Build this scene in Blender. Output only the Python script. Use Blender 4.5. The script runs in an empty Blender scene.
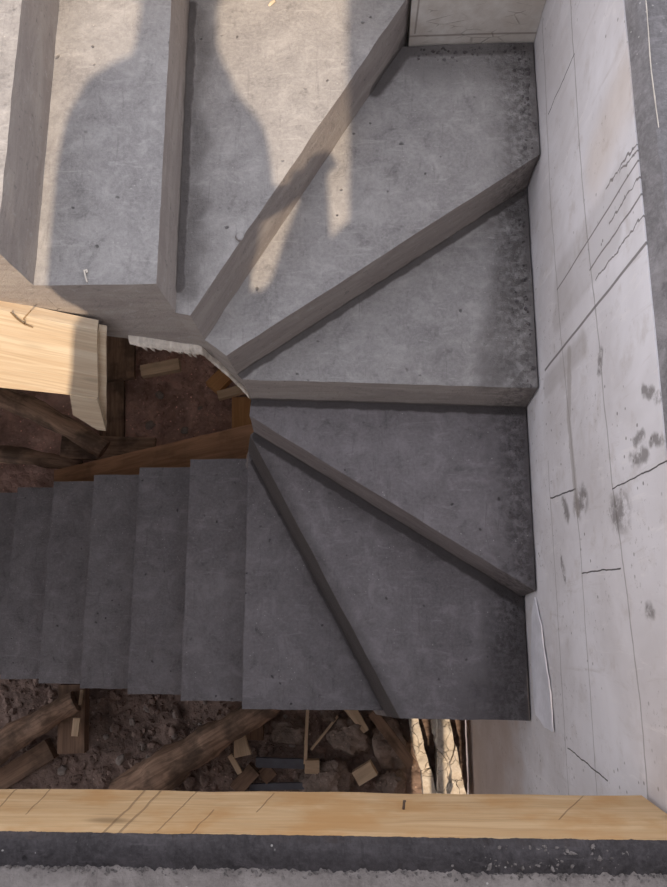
import bpy, bmesh, math, random
from mathutils import Vector, Matrix, Euler, noise
random.seed(7)
C = bpy.context.scene.collection
ZC = 3.9                                     # camera height above the dirt
CAM_ROT = Euler((0.2069, 0.0419, 0.0003), 'XYZ')
FPX = 737.5
MC = CAM_ROT.to_matrix()

def at(px, py, z):                            # where a sight line meets the level z
    d = MC @ Vector(((px-333.5)/FPX, -(py-443.5)/FPX, -1.0))
    return Vector((0, 0, ZC)) + d*((z-ZC)/d.z)
def aty(px, py, y):
    d = MC @ Vector(((px-333.5)/FPX, -(py-443.5)/FPX, -1.0))
    return Vector((0, 0, ZC)) + d*(y/d.y)

# ------------------------------------------------------------------ materials
class NT:
    def __init__(s, name):
        s.m = bpy.data.materials.new(name); s.m.use_nodes = True
        s.t = s.m.node_tree; s.n = s.t.nodes; s.l = s.t.links
        s.b = s.n['Principled BSDF']
    def new(s, typ, **kw):
        n = s.n.new(typ)
        for k, v in kw.items(): setattr(n, k, v)
        return n
    def put(s, sock, v):
        if isinstance(v, bpy.types.NodeSocket): s.l.new(v, sock)
        else: sock.default_value = v
    def math(s, op, a, b=0.0, clamp=False):
        n = s.new('ShaderNodeMath', operation=op, use_clamp=clamp); s.put(n.inputs[0], a); s.put(n.inputs[1], b); return n.outputs[0]
    def vec(s, op, a, b=None, scale=None):
        n = s.new('ShaderNodeVectorMath', operation=op); s.put(n.inputs[0], a)
        if b is not None: s.put(n.inputs[1], b)
        if scale is not None: s.put(n.inputs['Scale'], scale)
        return n.outputs['Value'] if op in ('DOT_PRODUCT', 'LENGTH', 'DISTANCE') else n.outputs[0]
    def noise(s, co, scale, detail=4, rough=0.55, dist=0.0):
        n = s.new('ShaderNodeTexNoise'); s.put(n.inputs['Vector'], co); n.inputs['Scale'].default_value = scale
        n.inputs['Detail'].default_value = detail; n.inputs['Roughness'].default_value = rough; n.inputs['Distortion'].default_value = dist
        return n.outputs['Fac']
    def noisec(s, co, scale, detail=2):
        n = s.new('ShaderNodeTexNoise'); s.put(n.inputs['Vector'], co); n.inputs['Scale'].default_value = scale; n.inputs['Detail'].default_value = detail
        return n.outputs['Color']
    def voro(s, co, scale, feature='F1', out='Distance'):
        n = s.new('ShaderNodeTexVoronoi', feature=feature); s.put(n.inputs['Vector'], co); n.inputs['Scale'].default_value = scale
        return n.outputs[out]
    def ramp(s, v, a, b, lo=0.0, hi=1.0):
        n = s.new('ShaderNodeMapRange', interpolation_type='SMOOTHSTEP'); s.put(n.inputs['Value'], v)
        for k, x in zip(('From Min', 'From Max', 'To Min', 'To Max'), (a, b, lo, hi)): n.inputs[k].default_value = x
        return n.outputs['Result']
    def mix(s, f, a, b, mode='MIX'):
        n = s.new('ShaderNodeMix', data_type='RGBA', blend_type=mode); s.put(n.inputs[0], f)
        for i, x in ((6, a), (7, b)):
            s.put(n.inputs[i], x if isinstance(x, bpy.types.NodeSocket) else (*x, 1.0))
        return n.outputs[2]
    def scale(s, co, v, rot=(0, 0, 0)):
        n = s.new('ShaderNodeMapping'); s.put(n.inputs['Vector'], co); n.inputs['Scale'].default_value = v; n.inputs['Rotation'].default_value = rot; return n.outputs[0]
    def pos(s): return s.new('ShaderNodeNewGeometry').outputs['Position']
    def obj(s):
        o = s.new('ShaderNodeTexCoord').outputs['Object']
        i = s.new('ShaderNodeObjectInfo').outputs['Random']
        return s.vec('ADD', o, s.vec('SCALE', (13.1, 7.7, 5.3), scale=i))
    def seg(s, p, a, b, w0, w1):              # 1 inside w0 of the line a-b, 0 beyond w1
        a, b = Vector(a), Vector(b); d = b-a
        pa = s.vec('SUBTRACT', p, tuple(a))
        t = s.math('MULTIPLY', s.vec('DOT_PRODUCT', pa, tuple(d)), 1/d.length_squared, True)
        return s.ramp(s.vec('LENGTH', s.vec('SUBTRACT', pa, s.vec('SCALE', tuple(d), scale=t))), w0, w1, 1.0, 0.0)
    def union(s, ms):
        r = ms[0]
        for m in ms[1:]: r = s.math('MAXIMUM', r, m)
        return r
    def bump(s, h, dist=0.002, st=1.0, prev=None):
        n = s.new('ShaderNodeBump'); s.put(n.inputs['Height'], h); n.inputs['Distance'].default_value = dist; n.inputs['Strength'].default_value = st
        if prev is not None: s.l.new(prev, n.inputs['Normal'])
        return n.outputs[0]
    def done(s, col, normal=None, rough=0.9, spec=0.2):
        s.put(s.b.inputs['Base Color'], col if isinstance(col, bpy.types.NodeSocket) else (*col, 1))
        s.put(s.b.inputs['Roughness'], rough); s.b.inputs['Specular IOR Level'].default_value = spec
        if normal is not None: s.l.new(normal, s.b.inputs['Normal'])
        return s.m

def mat_concrete(name, base, dark, dirt_col, segs=(), wall_x=None, soft=(), formed=True):
    t = NT(name); p = t.pos()
    big = t.noise(p, 3.0, 5, .62, .3); mid = t.noise(p, 13, 7, .7, .5); fine = t.noise(p, 110, 5, .75); grit = t.noise(p, 330, 3, .7)
    c = t.mix(t.ramp(big, .30, .72), dark, base)
    c = t.mix(t.math('MULTIPLY', t.ramp(mid, .48, .70), .55), c, tuple(x*1.45 for x in base))
    c = t.mix(t.math('MULTIPLY', t.ramp(mid, .48, .27), .72), c, tuple(x*.55 for x in dark))
    tr = t.noise(t.scale(p, (12, 60, 40), (0, 0, .5)), 1.0, 4, .65, .9)     # trowel scratches
    c = t.mix(t.math('MULTIPLY', t.ramp(tr, .57, .72), .38), c, tuple(x*1.6 for x in base))
    tr2 = t.noise(t.scale(p, (70, 9, 40), (0, 0, -.25)), 1.0, 4, .65, .9)
    c = t.mix(t.math('MULTIPLY', t.ramp(tr2, .57, .72), .40), c, tuple(x*.6 for x in dark))
    c = t.mix(t.math('MULTIPLY', t.ramp(fine, .35, .75), .38), c, tuple(x*1.5 for x in base))
    c = t.mix(t.math('MULTIPLY', t.ramp(grit, .58, .70), .30), c, tuple(x*.5 for x in dark))
    blot = t.math('MULTIPLY', t.ramp(t.noise(p, 6.3, 6, .7, .2), .60, .74), t.ramp(fine, .3, .6))
    c = t.mix(t.math('MULTIPLY', blot, .5), c, tuple(x*.55 for x in dark))
    wp = t.vec('ADD', p, t.vec('SCALE', t.noisec(p, 20), scale=.03))
    pits = t.math('MULTIPLY', t.ramp(t.voro(wp, 22), .13, .05), t.ramp(t.noise(p, 6, 2), .47, .60))
    c = t.mix(t.math('MULTIPLY', pits, .75), c, tuple(x*.38 for x in dark))
    spk = t.math('MULTIPLY', t.ramp(t.voro(p, 60), .13, .07), t.ramp(t.noise(p, 9, 2), .52, .62))
    c = t.mix(t.math('MULTIPLY', spk, .6), c, (.62, .60, .58))
    h = t.math('ADD', t.math('MULTIPLY', fine, .5), t.math('ADD', t.math('MULTIPLY', mid, .8), t.math('MULTIPLY', pits, -.8)))
    if formed:                                 # faces cast against boards: browner, streaked along the boards
        nz = t.new('ShaderNodeSeparateXYZ'); t.l.new(t.new('ShaderNodeNewGeometry').outputs['True Normal'], nz.inputs[0])
        f = t.ramp(nz.outputs[2], .75, .45)
        st_ = t.noise(t.scale(p, (4, 4, 18)), 1.0, 6, .72, .8); st2 = t.noise(p, 45, 5, .75)
        fc = t.mix(t.ramp(st_, .32, .7), tuple(x*k for x, k in zip(dark, (1.0, .92, .87))), tuple(x*k for x, k in zip(base, (1.02, .96, .91))))
        fc = t.mix(t.math('MULTIPLY', t.ramp(st2, .56, .72), .5), fc, tuple(x*1.25 for x in base))
        fc = t.mix(t.math('MULTIPLY', t.ramp(st2, .42, .3), .6), fc, tuple(x*.5 for x in dark))
        c = t.mix(f, c, fc); h = t.math('ADD', h, t.math('MULTIPLY', t.math('ADD', t.math('MULTIPLY', st_, .4), st2), f))
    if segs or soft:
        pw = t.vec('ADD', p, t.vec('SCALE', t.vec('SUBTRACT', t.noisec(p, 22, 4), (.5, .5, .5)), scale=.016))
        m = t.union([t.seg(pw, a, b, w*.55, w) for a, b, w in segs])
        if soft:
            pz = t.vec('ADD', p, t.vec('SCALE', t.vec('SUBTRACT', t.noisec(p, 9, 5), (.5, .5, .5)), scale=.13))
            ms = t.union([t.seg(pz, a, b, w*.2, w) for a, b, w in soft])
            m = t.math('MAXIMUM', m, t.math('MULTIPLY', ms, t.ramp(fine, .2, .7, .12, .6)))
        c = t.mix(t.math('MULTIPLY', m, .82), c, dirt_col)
        h = t.math('ADD', h, t.math('MULTIPLY', m, t.noise(p, 60, 5, .7)))
    if wall_x is not None:
        sx = t.new('ShaderNodeSeparateXYZ'); t.l.new(p, sx.inputs[0])
        e = t.math('ADD', sx.outputs[0], t.math('MULTIPLY', t.math('SUBTRACT', t.noise(p, 17, 6, .7), .5), .14))
        m = t.math('MAXIMUM', t.ramp(e, wall_x-.05, wall_x-.005), t.math('MULTIPLY', t.ramp(e, wall_x-.17, wall_x-.03), t.ramp(t.noise(p, 55, 5, .75), .40, .62)))
        c = t.mix(t.math('MULTIPLY', m, .72), c, dirt_col)
        h = t.math('ADD', h, t.math('MULTIPLY', m, t.noise(p, 50, 5, .7)))
    return t.done(c, t.bump(h, .005, .9), .92)

def mat_wood(name, base, dark, knots=.4, dirt=.0, dirt_col=(.05, .04, .035), segs=()):
    t = NT(name); o = t.obj()
    g = t.noise(t.scale(o, (2.2, 26, 26)), 1.0, 5, .6, 1.2)
    g2 = t.noise(t.scale(o, (5, 110, 110)), 1.0, 3, .6, .4)
    c = t.mix(t.ramp(g, .3, .72), dark, base)
    c = t.mix(t.math('MULTIPLY', t.ramp(g2, .48, .7), .4), c, tuple(x*.72 for x in dark))
    k = t.ramp(t.voro(t.scale(o, (3.2, 7, 7)), 1.0), .16, .05)
    c = t.mix(t.math('MULTIPLY', k, knots), c, tuple(x*.45 for x in dark))
    b = t.noise(o, 7, 4, .6)
    if dirt: c = t.mix(t.math('MULTIPLY', t.ramp(b, .62-.3*dirt, .85-.3*dirt), dirt), c, dirt_col)
    h = t.math('ADD', g, t.math('MULTIPLY', g2, .6))
    if segs:
        p = t.pos(); pw = t.vec('ADD', p, t.vec('SCALE', t.vec('SUBTRACT', t.noisec(p, 14), (.5, .5, .5)), scale=.008)); pw = t.vec('ADD', t.vec('MULTIPLY', pw, (1, 0, 1)), (0, -.3395, 0))
        m = t.union([t.seg(pw, a, e, w*.4, w) for a, e, w in segs])
        c = t.mix(t.math('MULTIPLY', m, .5), c, tuple(x*.3 for x in dark)); h = t.math('SUBTRACT', h, m)
    return t.done(c, t.bump(h, .0025, .7), .8)

def mat_wall(name):
    t = NT(name); p = t.pos()
    big = t.noise(p, 2.6, 4, .6, .4); mid = t.noise(p, 12, 6, .65); fine = t.noise(p, 90, 4, .7)
    c = t.mix(t.ramp(big, .35, .7), (.65, .63, .65), (.80, .79, .83))
    c = t.mix(t.math('MULTIPLY', t.ramp(mid, .52, .74), .5), c, (.52, .48, .46))
    stv = t.noise(t.scale(p, (6, 22, 4)), 1.0, 6, .7, 1.0)
    c = t.mix(t.math('MULTIPLY', t.ramp(stv, .55, .75), .40), c, (.46, .42, .40))
    c = t.mix(t.math('MULTIPLY', t.ramp(stv, .44, .28), .5), c, (.86, .84, .85))
    gr = t.math('MULTIPLY', t.ramp(t.noise(p, 55, 6, .8), .57, .68), t.ramp(t.noise(p, 4.5, 4, .65), .46, .62))
    c = t.mix(t.math('MULTIPLY', gr, .75), c, (.20, .18, .17))
    sxw = t.new('ShaderNodeSeparateXYZ'); t.l.new(p, sxw.inputs[0])
    c = t.mix(t.math('MULTIPLY', t.ramp(mid, .42, .2), .5), c, (.84, .82, .83))
    X = .495
    yz = lambda y, z: (X, y, z)
    def poly(pts, w): return [t.seg(pj, yz(*a), yz(*b), w*.45, w) for a, b in zip(pts, pts[1:])]
    pj = t.vec('ADD', p, t.vec('SCALE', t.vec('SUBTRACT', t.noisec(p, 16, 3), (.5, .5, .5)), scale=.012)); pj = t.vec('ADD', t.vec('MULTIPLY', pj, (0, 1, 1)), (X, 0, 0))
    j = poly([(1.5, 2.392), (.87, 2.376), (.55, 2.404), (.23, 2.42), (-.14, 2.475), (-1.2, 2.5)], .0035)
    j += poly([(1.55, 2.15), (1.03, 2.115), (.66, 2.125), (.27, 2.164), (-.3, 2.17), (-2, 2.2)], .003)
    j += poly([(.36, 1.925), (-.4, 1.93), (-2, 1.95)], .003)
    j = t.union(j)
    c = t.mix(t.math('MULTIPLY', j, .55), c, (.25, .23, .22))
    cr = t.union(poly([(.262, 1.93), (.250, 2.165)], .0025) + poly([(.058, 2.165), (.057, 2.43)], .002) + poly([(.215, 2.42), (.219, 2.70)], .0018)
                 + poly([(1.235, 2.39), (1.253, 2.15)], .0018)+ poly([(-.36, 1.95), (-.367, 2.25)], .002))
    c = t.mix(t.math('MULTIPLY', cr, .9), c, (.05, .045, .04))
    pd = t.vec('ADD', p, t.vec('SCALE', t.vec('SUBTRACT', t.noisec(p, 45, 2), (.5, .5, .5)), scale=.02)); pd = t.vec('ADD', t.vec('MULTIPLY', pd, (0, 1, 1)), (X, 0, 0))
    def drip(y0, y1, z0, z1, w, q): return t.seg(q, yz(y0, z0), yz(y1, z1), w*.5, w)
    dr = t.union([drip(.767, .769, 2.70, 2.12, .0028, p), drip(.607, .609, 2.70, 1.95, .0045, p), drip(.70, .70, 2.7, 2.384, .0028, pj),
                  drip(.735, .735, 2.7, 2.52, .0026, pd), drip(.80, .815, 2.7, 2.52, .003, pd), drip(.785, .80, 2.7, 2.60, .0025, pd), drip(.66, .662, 2.7, 2.42, .0028, pd)])
    c = t.mix(t.math('MULTIPLY', dr, .8), c, (.16, .145, .14))
    wide = t.union([drip(.76, .77, 2.6, 2.15, .075, pj), drip(.70, .70, 2.55, 2.1, .05, pj), drip(.56, .56, 2.3, 1.95, .04, pj)])
    c = t.mix(t.math('MULTIPLY', wide, .28), c, (.30, .27, .25))
    ye = t.seg(pd, yz(.94, 2.66), yz(.90, 2.48), .01, .12)
    c = t.mix(t.math('MULTIPLY', ye, .22), c, (.62, .44, .24))
    # smeared mortar
    sm = t.union([t.seg(pd, yz(y, z), yz(y2, z2), w*.3, w) for y, z, y2, z2, w in (
        (.222, 2.22, .21, 2.17, .045), (.165, 2.43, .165, 2.47, .055), (.25, 2.61, .25, 2.54, .022), (.285, 2.6, .28, 2.56, .018), (.26, 2.68, .265, 2.64, .016),
        (.36, 2.62, .345, 2.66, .016), (.33, 2.67, .33, 2.7, .014), (-.02, 2.55, -.02, 2.57, .02), (.5, 2.41, .47, 2.4, .022), (.09, 2.0, .05, 2.02, .02), (.20, 2.08, .23, 2.05, .03))])
    sm = t.math('MULTIPLY', sm, t.ramp(t.noise(p, 30, 4, .7), .34, .56))
    c = t.mix(t.math('MULTIPLY', sm, .75), c, (.17, .155, .15))
    mort = t.union([t.seg(pd, yz(a, b), yz(a2, b2), .010, .022) for a, b, a2, b2 in ((.58, 2.19, .42, 2.145), (.42, 2.145, .2, 2.17))])
    c = t.mix(t.math('MULTIPLY', mort, .55), c, (.36, .33, .31))
    sp = t.math('MULTIPLY', t.ramp(t.voro(p, 34), .16, .08), t.ramp(t.noise(p, 5, 3), .48, .6))
    c = t.mix(t.math('MULTIPLY', sp, .7), c, (.12, .11, .10))
    # damp orange-brown staining on the lowest courses
    sx = t.new('ShaderNodeSeparateXYZ'); t.l.new(p, sx.inputs[0])
    low = t.ramp(t.math('ADD', sx.outputs[2], t.math('MULTIPLY', t.math('SUBTRACT', t.noise(p, 3, 4, .6), .5), 1.6)), 1.55, .9)
    c = t.mix(t.math('MULTIPLY', low, .55), c, (.42, .27, .17))
    h = t.math('SUBTRACT', t.math('ADD', t.math('MULTIPLY', fine, .25), t.math('MULTIPLY', mid, .5)), t.math('ADD', t.math('MULTIPLY', j, .8), cr))
    h = t.math('ADD', h, t.math('MULTIPLY', dr, .5))
    return t.done(c, t.bump(h, .003, .7), .93)

def mat_backwall(name):
    t = NT(name); p = t.pos(); mid = t.noise(p, 10, 6, .65); fine = t.noise(p, 90, 4, .7)
    c = t.mix(t.ramp(mid, .3, .7), (.62, .60, .57), (.48, .44, .40))
    j = t.union([t.seg(p, (-3, 1.555, 2.10), (.6, 1.555, 2.087), .002, .005), t.seg(p, (.153, 1.555, 2.10), (.16, 1.555, 2.34), .001, .004)])
    c = t.mix(t.math('MULTIPLY', j, .7), c, (.22, .19, .17))
    cr = t.ramp(t.voro(t.scale(p, (1, 1, 2.4)), 14, 'DISTANCE_TO_EDGE'), .04, .0)
    cr = t.math('MULTIPLY', cr, t.ramp(t.noise(p, 9, 3), .5, .62))
    c = t.mix(t.math('MULTIPLY', cr, .5), c, (.25, .22, .2))
    return t.done(c, t.bump(t.math('SUBTRACT', t.math('ADD', mid, t.math('MULTIPLY', fine, .4)), cr), .003, .6), .93)

def mat_plain(name, col, var=.25, scale=20, rough=.85, bump=.002):
    t = NT(name); o = t.obj(); n = t.noise(o, scale, 5, .65)
    return t.done(t.mix(t.ramp(n, .3, .7), tuple(x*(1-var) for x in col), tuple(x*(1+var) for x in col)), t.bump(n, bump, .7), rough)

def mat_dirt(name, col, patch=None):
    t = NT(name); p = t.pos()
    a = t.noise(p, 5, 6, .65, .5); b = t.noise(p, 40, 6, .7); v = t.voro(p, 34)
    c = t.mix(t.ramp(a, .3, .7), tuple(x*.55 for x in col), tuple(x*1.25 for x in col))
    c = t.mix(t.math('MULTIPLY', t.ramp(b, .56, .75), .6), c, tuple(x*2.0 for x in col))
    c = t.mix(t.math('MULTIPLY', t.ramp(v, .22, .05), t.ramp(t.noise(p, 13, 3), .45, .6)), c, tuple(x*2.2 for x in col))
    if patch:                                  # redder earth, lightened to stand in for daylight missing in the well
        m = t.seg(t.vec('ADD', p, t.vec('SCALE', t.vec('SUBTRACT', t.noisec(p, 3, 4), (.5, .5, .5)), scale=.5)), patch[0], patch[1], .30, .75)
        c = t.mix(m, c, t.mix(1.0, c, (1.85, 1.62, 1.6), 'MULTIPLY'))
    return t.done(c, t.bump(t.math('ADD', b, t.math('MULTIPLY', v, -.7)), .012, 1.0), .95, .15)

# ------------------------------------------------------------------ mesh helpers
def link(name, bm, mat, parent=None, loc=None, smooth=30):
    me = bpy.data.meshes.new(name); bmesh.ops.recalc_face_normals(bm, faces=bm.faces); bm.to_mesh(me); bm.free()
    if smooth is not None:
        me.polygons.foreach_set('use_smooth', [True]*len(me.polygons)); me.set_sharp_from_angle(angle=math.radians(smooth))
    o = bpy.data.objects.new(name, me); C.objects.link(o); me.materials.append(mat)
    if parent is not None: o.parent = parent
    if loc is not None: o.location = loc
    return o
def tag(o, label, cat, group=None, kind=None):
    o['label'] = label; o['category'] = cat
    if group: o['group'] = group
    if kind: o['kind'] = kind
    return o
def struct(o, label=None, cat=None):
    o['kind'] = 'structure'
    if label: o['label'] = label; o['category'] = cat
    return o
def thing(name, loc, label, cat, group=None):
    o = bpy.data.objects.new(name, None); C.objects.link(o); o.location = loc; o.empty_display_size = .05
    return tag(o, label, cat, group)
def rough(bm, cell, amp, freq=12, off=0.0, lock=None):
    """cut long edges and shake the surface by noise, so that edges read as cast or sawn by hand"""
    bmesh.ops.triangulate(bm, faces=bm.faces)
    for _ in range(7):
        es = [e for e in bm.edges if e.calc_length() > cell]
        if not es: break
        bmesh.ops.subdivide_edges(bm, edges=es, cuts=1, use_grid_fill=False)
        bmesh.ops.triangulate(bm, faces=[f for f in bm.faces if len(f.verts) > 3])
    for v in bm.verts:
        q = v.co*freq+Vector((off, off*.7, off*1.3))
        d = noise.noise_vector(q)*amp + noise.noise_vector(q*3.1)*amp*.5
        if lock: d = lock(v.co, d)
        v.co += d
def bevel(bm, w, seg=2):
    es = [e for e in bm.edges if len(e.link_faces) == 2 and e.calc_face_angle(0) > .5]
    bmesh.ops.bevel(bm, geom=es, offset=w, segments=seg, profile=.6, affect='EDGES')
def add_prism(bm, top, zb, shift=None):
    """top: list of (x,y,z); zb: list of bottom z per corner; shift: per-corner xy shift of the bottom"""
    n = len(top); shift = shift or [(0, 0)]*n
    a = [bm.verts.new(p) for p in top]
    b = [bm.verts.new((p[0]+s[0], p[1]+s[1], z)) for p, z, s in zip(top, zb, shift)]
    bm.faces.new(a); bm.faces.new(b[::-1])
    for i in range(n): bm.faces.new((a[i], b[i], b[(i+1) % n], a[(i+1) % n]))
def add_box(bm, lo, hi):
    (x0, y0, z0), (x1, y1, z1) = lo, hi
    add_prism(bm, [(x0, y0, z1), (x1, y0, z1), (x1, y1, z1), (x0, y1, z1)], [z0]*4)
def frame(p0, p1, up=(0, 0, 1), roll=0):
    p0, p1 = Vector(p0), Vector(p1); x = (p1-p0).normalized(); u = Vector(up)
    y = u.cross(x)
    if y.length < 1e-4: y = Vector((0, 1, 0)).cross(x)
    y.normalize(); z = x.cross(y)
    m = Matrix((x, y, z)).transposed()
    if roll: m = m @ Matrix.Rotation(roll, 3, 'X')
    return m.to_4x4()
def place(o, M, parent=None):
    if parent is not None:
        o.parent = parent; o.matrix_local = Matrix.Translation(-Vector(parent.location)) @ M
    else: o.matrix_world = M
    return o
def plank(name, p0, p1, w, t, mat, parent=None, up=(0, 0, 1), roll=0, amp=.0018, cell=.05, bev=.003, w1=None, cut0=0, cut1=0):
    p0, p1 = Vector(p0), Vector(p1); L = (p1-p0).length; w1 = w1 or w
    bm = bmesh.new()
    vs = [(-L/2-cut0, -w/2), (L/2-cut1, -w1/2), (L/2+cut1, w1/2), (-L/2+cut0, w/2)]
    add_prism(bm, [(x, y, t/2) for x, y in vs], [-t/2]*4)
    bevel(bm, min(bev, t*.2), 1); rough(bm, max(cell, L/60), amp, 9, random.random()*20)
    o = link(name, bm, mat, None, None, 35)
    return place(o, Matrix.Translation((p0+p1)/2) @ frame(p0, p1, up, roll), parent)
def tube_bm(pts, radii, seg=12, amp=.0, freq=10, off=0.0, caps=True):
    bm = bmesh.new(); rings = []
    pts = [Vector(p) for p in pts]
    for i, (p, r) in enumerate(zip(pts, radii)):
        d = (pts[min(i+1, len(pts)-1)]-pts[max(i-1, 0)]).normalized()
        m = frame((0, 0, 0), d, (0, 0, 1) if abs(d.z) < .9 else (1, 0, 0))
        ring = []
        for k in range(seg):
            a = 2*math.pi*k/seg; q = p + m @ Vector((0, math.cos(a)*r, math.sin(a)*r))
            if amp: q += (q-p).normalized()*(noise.noise(q*freq+Vector((off, off, off)))*amp + noise.noise(q*freq*3+Vector((off, 0, off)))*amp*.5)
            ring.append(bm.verts.new(q))
        rings.append(ring)
    for a, b in zip(rings, rings[1:]):
        for k in range(seg): bm.faces.new((a[k], a[(k+1) % seg], b[(k+1) % seg], b[k]))
    if caps: bm.faces.new(rings[0][::-1]); bm.faces.new(rings[-1])
    return bm
def log(name, p0, p1, r0, r1, mat, bend=.02, parent=None):
    p0, p1 = Vector(p0), Vector(p1); L = (p1-p0).length; n = max(10, int(L/.03)); s = random.random()*20
    pts = [(-L/2+L*i/n, bend*math.sin(math.pi*i/n), .008*math.sin(5*i/n+s)) for i in range(n+1)]
    bm = tube_bm(pts, [r0+(r1-r0)*i/n for i in range(n+1)], 16, r0*.22, 9, s)
    o = link(name, bm, mat, None, None, 40)
    return place(o, Matrix.Translation((p0+p1)/2) @ frame(p0, p1), parent)
def rock_bm(bm, c, r, sq=(1, 1, .7), sub=2, off=0.0, amp=.35, blocky=0.0):
    m = Matrix.Translation(c) @ Euler((random.random()*.6, random.random()*.6, random.random()*6.28)).to_matrix().to_4x4()
    g = bmesh.ops.create_icosphere(bm, subdivisions=sub, radius=1.0)
    for v in g['verts']:
        d = v.co.normalized()
        if blocky: 
            k = max(abs(d.x), abs(d.y), abs(d.z)); d = d.lerp(d/k*.8, blocky)
        s = 1+amp*noise.noise(d*1.4+Vector((off, off, off)))+amp*.4*noise.noise(d*4+Vector((off, 0, off)))
        v.co = m @ Vector((d.x*s*r*sq[0], d.y*s*r*sq[1], d.z*s*r*sq[2]))

ICO = {}
for sub in (1, 2):
    b_ = bmesh.new(); bmesh.ops.create_icosphere(b_, subdivisions=sub, radius=1.0); b_.verts.ensure_lookup_table()
    ICO[sub] = ([v.co.normalized() for v in b_.verts], [tuple(v.index for v in f.verts) for f in b_.faces]); b_.free()
class Rocks:
    def __init__(s): s.v = []; s.f = []
    def add(s, c, r, sq=(1, 1, .7), sub=1, off=0.0, amp=.5):
        m = Matrix.Translation(c) @ Euler((random.random()*.6, random.random()*.6, random.random()*6.28)).to_matrix().to_4x4(); b = len(s.v); vs, fs = ICO[sub]
        for d in vs:
            k = 1+amp*noise.noise(d*1.4+Vector((off, off, off)))+amp*.4*noise.noise(d*4+Vector((off, 0, off)))
            s.v.append(m @ Vector((d.x*k*r*sq[0], d.y*k*r*sq[1], d.z*k*r*sq[2])))
        s.f.extend(tuple(i+b for i in f) for f in fs)
    def link(s, name, mat, smooth=None):
        me = bpy.data.meshes.new(name); me.from_pydata(s.v, [], s.f)
        if smooth: me.polygons.foreach_set('use_smooth', [True]*len(me.polygons)); me.set_sharp_from_angle(angle=math.radians(smooth))
        o = bpy.data.objects.new(name, me); C.objects.link(o); me.materials.append(mat); return o

# ------------------------------------------------------------------ levels
F = 2.7365                                     # top of the upper slab
H = 0.17
def Z(n): return F-H*n
XW, YB, YF = .495, 1.555, -.352                # white wall, back wall, outer edge of lower flight
XS, YT4 = XW-.005, YB-.005   #                # white wall, back wall, outer edge of lower flight
XA, G, GU, XB, YS = -.4046, .2449, .2757, -.7306, .68

# dirt lines on the treads (foot of the risers, walked-in cement) and one riser face darkened
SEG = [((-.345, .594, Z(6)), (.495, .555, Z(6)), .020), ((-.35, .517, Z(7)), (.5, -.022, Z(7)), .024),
       ((-.385, .465, Z(8)), (.06, -.345, Z(8)), .016), ((-.38, .50, Z(8)+.03), (.07, -.345, Z(8)+.03), .05), ((-.372, .505, Z(8)+.11), (.085, -.345, Z(8)+.11), .08),  # the raised lines darken the riser face itself
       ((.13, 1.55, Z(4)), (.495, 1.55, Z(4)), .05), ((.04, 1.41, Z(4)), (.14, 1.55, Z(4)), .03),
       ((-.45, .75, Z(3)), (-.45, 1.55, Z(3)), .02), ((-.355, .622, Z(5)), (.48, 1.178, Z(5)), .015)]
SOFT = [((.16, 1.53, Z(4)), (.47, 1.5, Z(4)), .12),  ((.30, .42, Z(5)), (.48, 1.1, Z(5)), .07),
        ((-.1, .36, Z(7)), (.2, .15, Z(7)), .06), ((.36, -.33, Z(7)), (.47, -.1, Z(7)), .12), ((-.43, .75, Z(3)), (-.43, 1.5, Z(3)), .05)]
m_stair = mat_concrete('cast_concrete', (.37, .36, .355), (.29, .28, .28), (.10, .09, .088), SEG, XW, SOFT)
m_dark = mat_concrete('dark_concrete', (.235, .222, .232), (.178, .166, .174), (.065, .058, .058), SEG, XW, SOFT)  # darker concrete tone for the lower steps and the wall crumbs
m_slab = mat_concrete('slab_concrete', (.27, .25, .24), (.19, .17, .165), (.08, .07, .07))
m_crust = mat_concrete('rough_mortar', (.085, .078, .084), (.03, .028, .03), (.03, .03, .03))
m_edge = mat_concrete('slab_edge_mortar', (.27, .26, .27), (.17, .165, .17), (.08, .07, .07), formed=False)
m_crumb = mat_plain('crumb', (.15, .138, .135), .4, 90)
m_wall = mat_wall('white_blocks'); m_bwall = mat_backwall('cream_blocks')
m_fringe = mat_plain('pale_lime_crust', (.72, .67, .60), .2, 30)
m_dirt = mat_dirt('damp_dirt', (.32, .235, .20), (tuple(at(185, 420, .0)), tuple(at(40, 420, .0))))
m_clod = mat_dirt('clod_dirt', (.34, .265, .225))
m_pine = mat_wood('fresh_pine', (.78, .68, .53), (.64, .50, .35), .35)
SL = []
for px in (-12, 22, 118, 134, 170, 205, 250, 560):
    k = {22: (.0, .6), 170: (.05, .9), 205: (.5, 1), 250: (.15, .55), 560: (.1, .7)}.get(px, (0, 1))
    a, b = aty(px+30, 787, -.339), aty(px-18, 836, -.339)
    SL.append((tuple(a.lerp(b, k[0])), tuple(a.lerp(b, k[1])), .0016 if px not in (118, 134) else .0028))
m_plank = mat_wood('yellow_pine', (.68, .50, .30), (.55, .37, .20), .7, .6, (.50, .27, .10), SL)
m_old = mat_wood('weathered_wood', (.34, .22, .15), (.19, .12, .085), .3, .6, (.05, .038, .03))
m_brown = mat_wood('brown_board', (.52, .29, .17), (.34, .185, .105), .3, .35, (.08, .05, .035))
m_orange = mat_wood('orange_wood', (.74, .42, .20), (.58, .30, .13), .2, .2, (.12, .07, .04))
m_bark = mat_wood('bark', (.50, .33, .235), (.21, .135, .095), .2, .7, (.06, .045, .036))
m_pale = mat_wood('pale_wood', (.78, .60, .42), (.62, .45, .30), .2, .25, (.15, .11, .08))
m_stone = mat_plain('stone', (.34, .29, .26), .35, 16)
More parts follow.
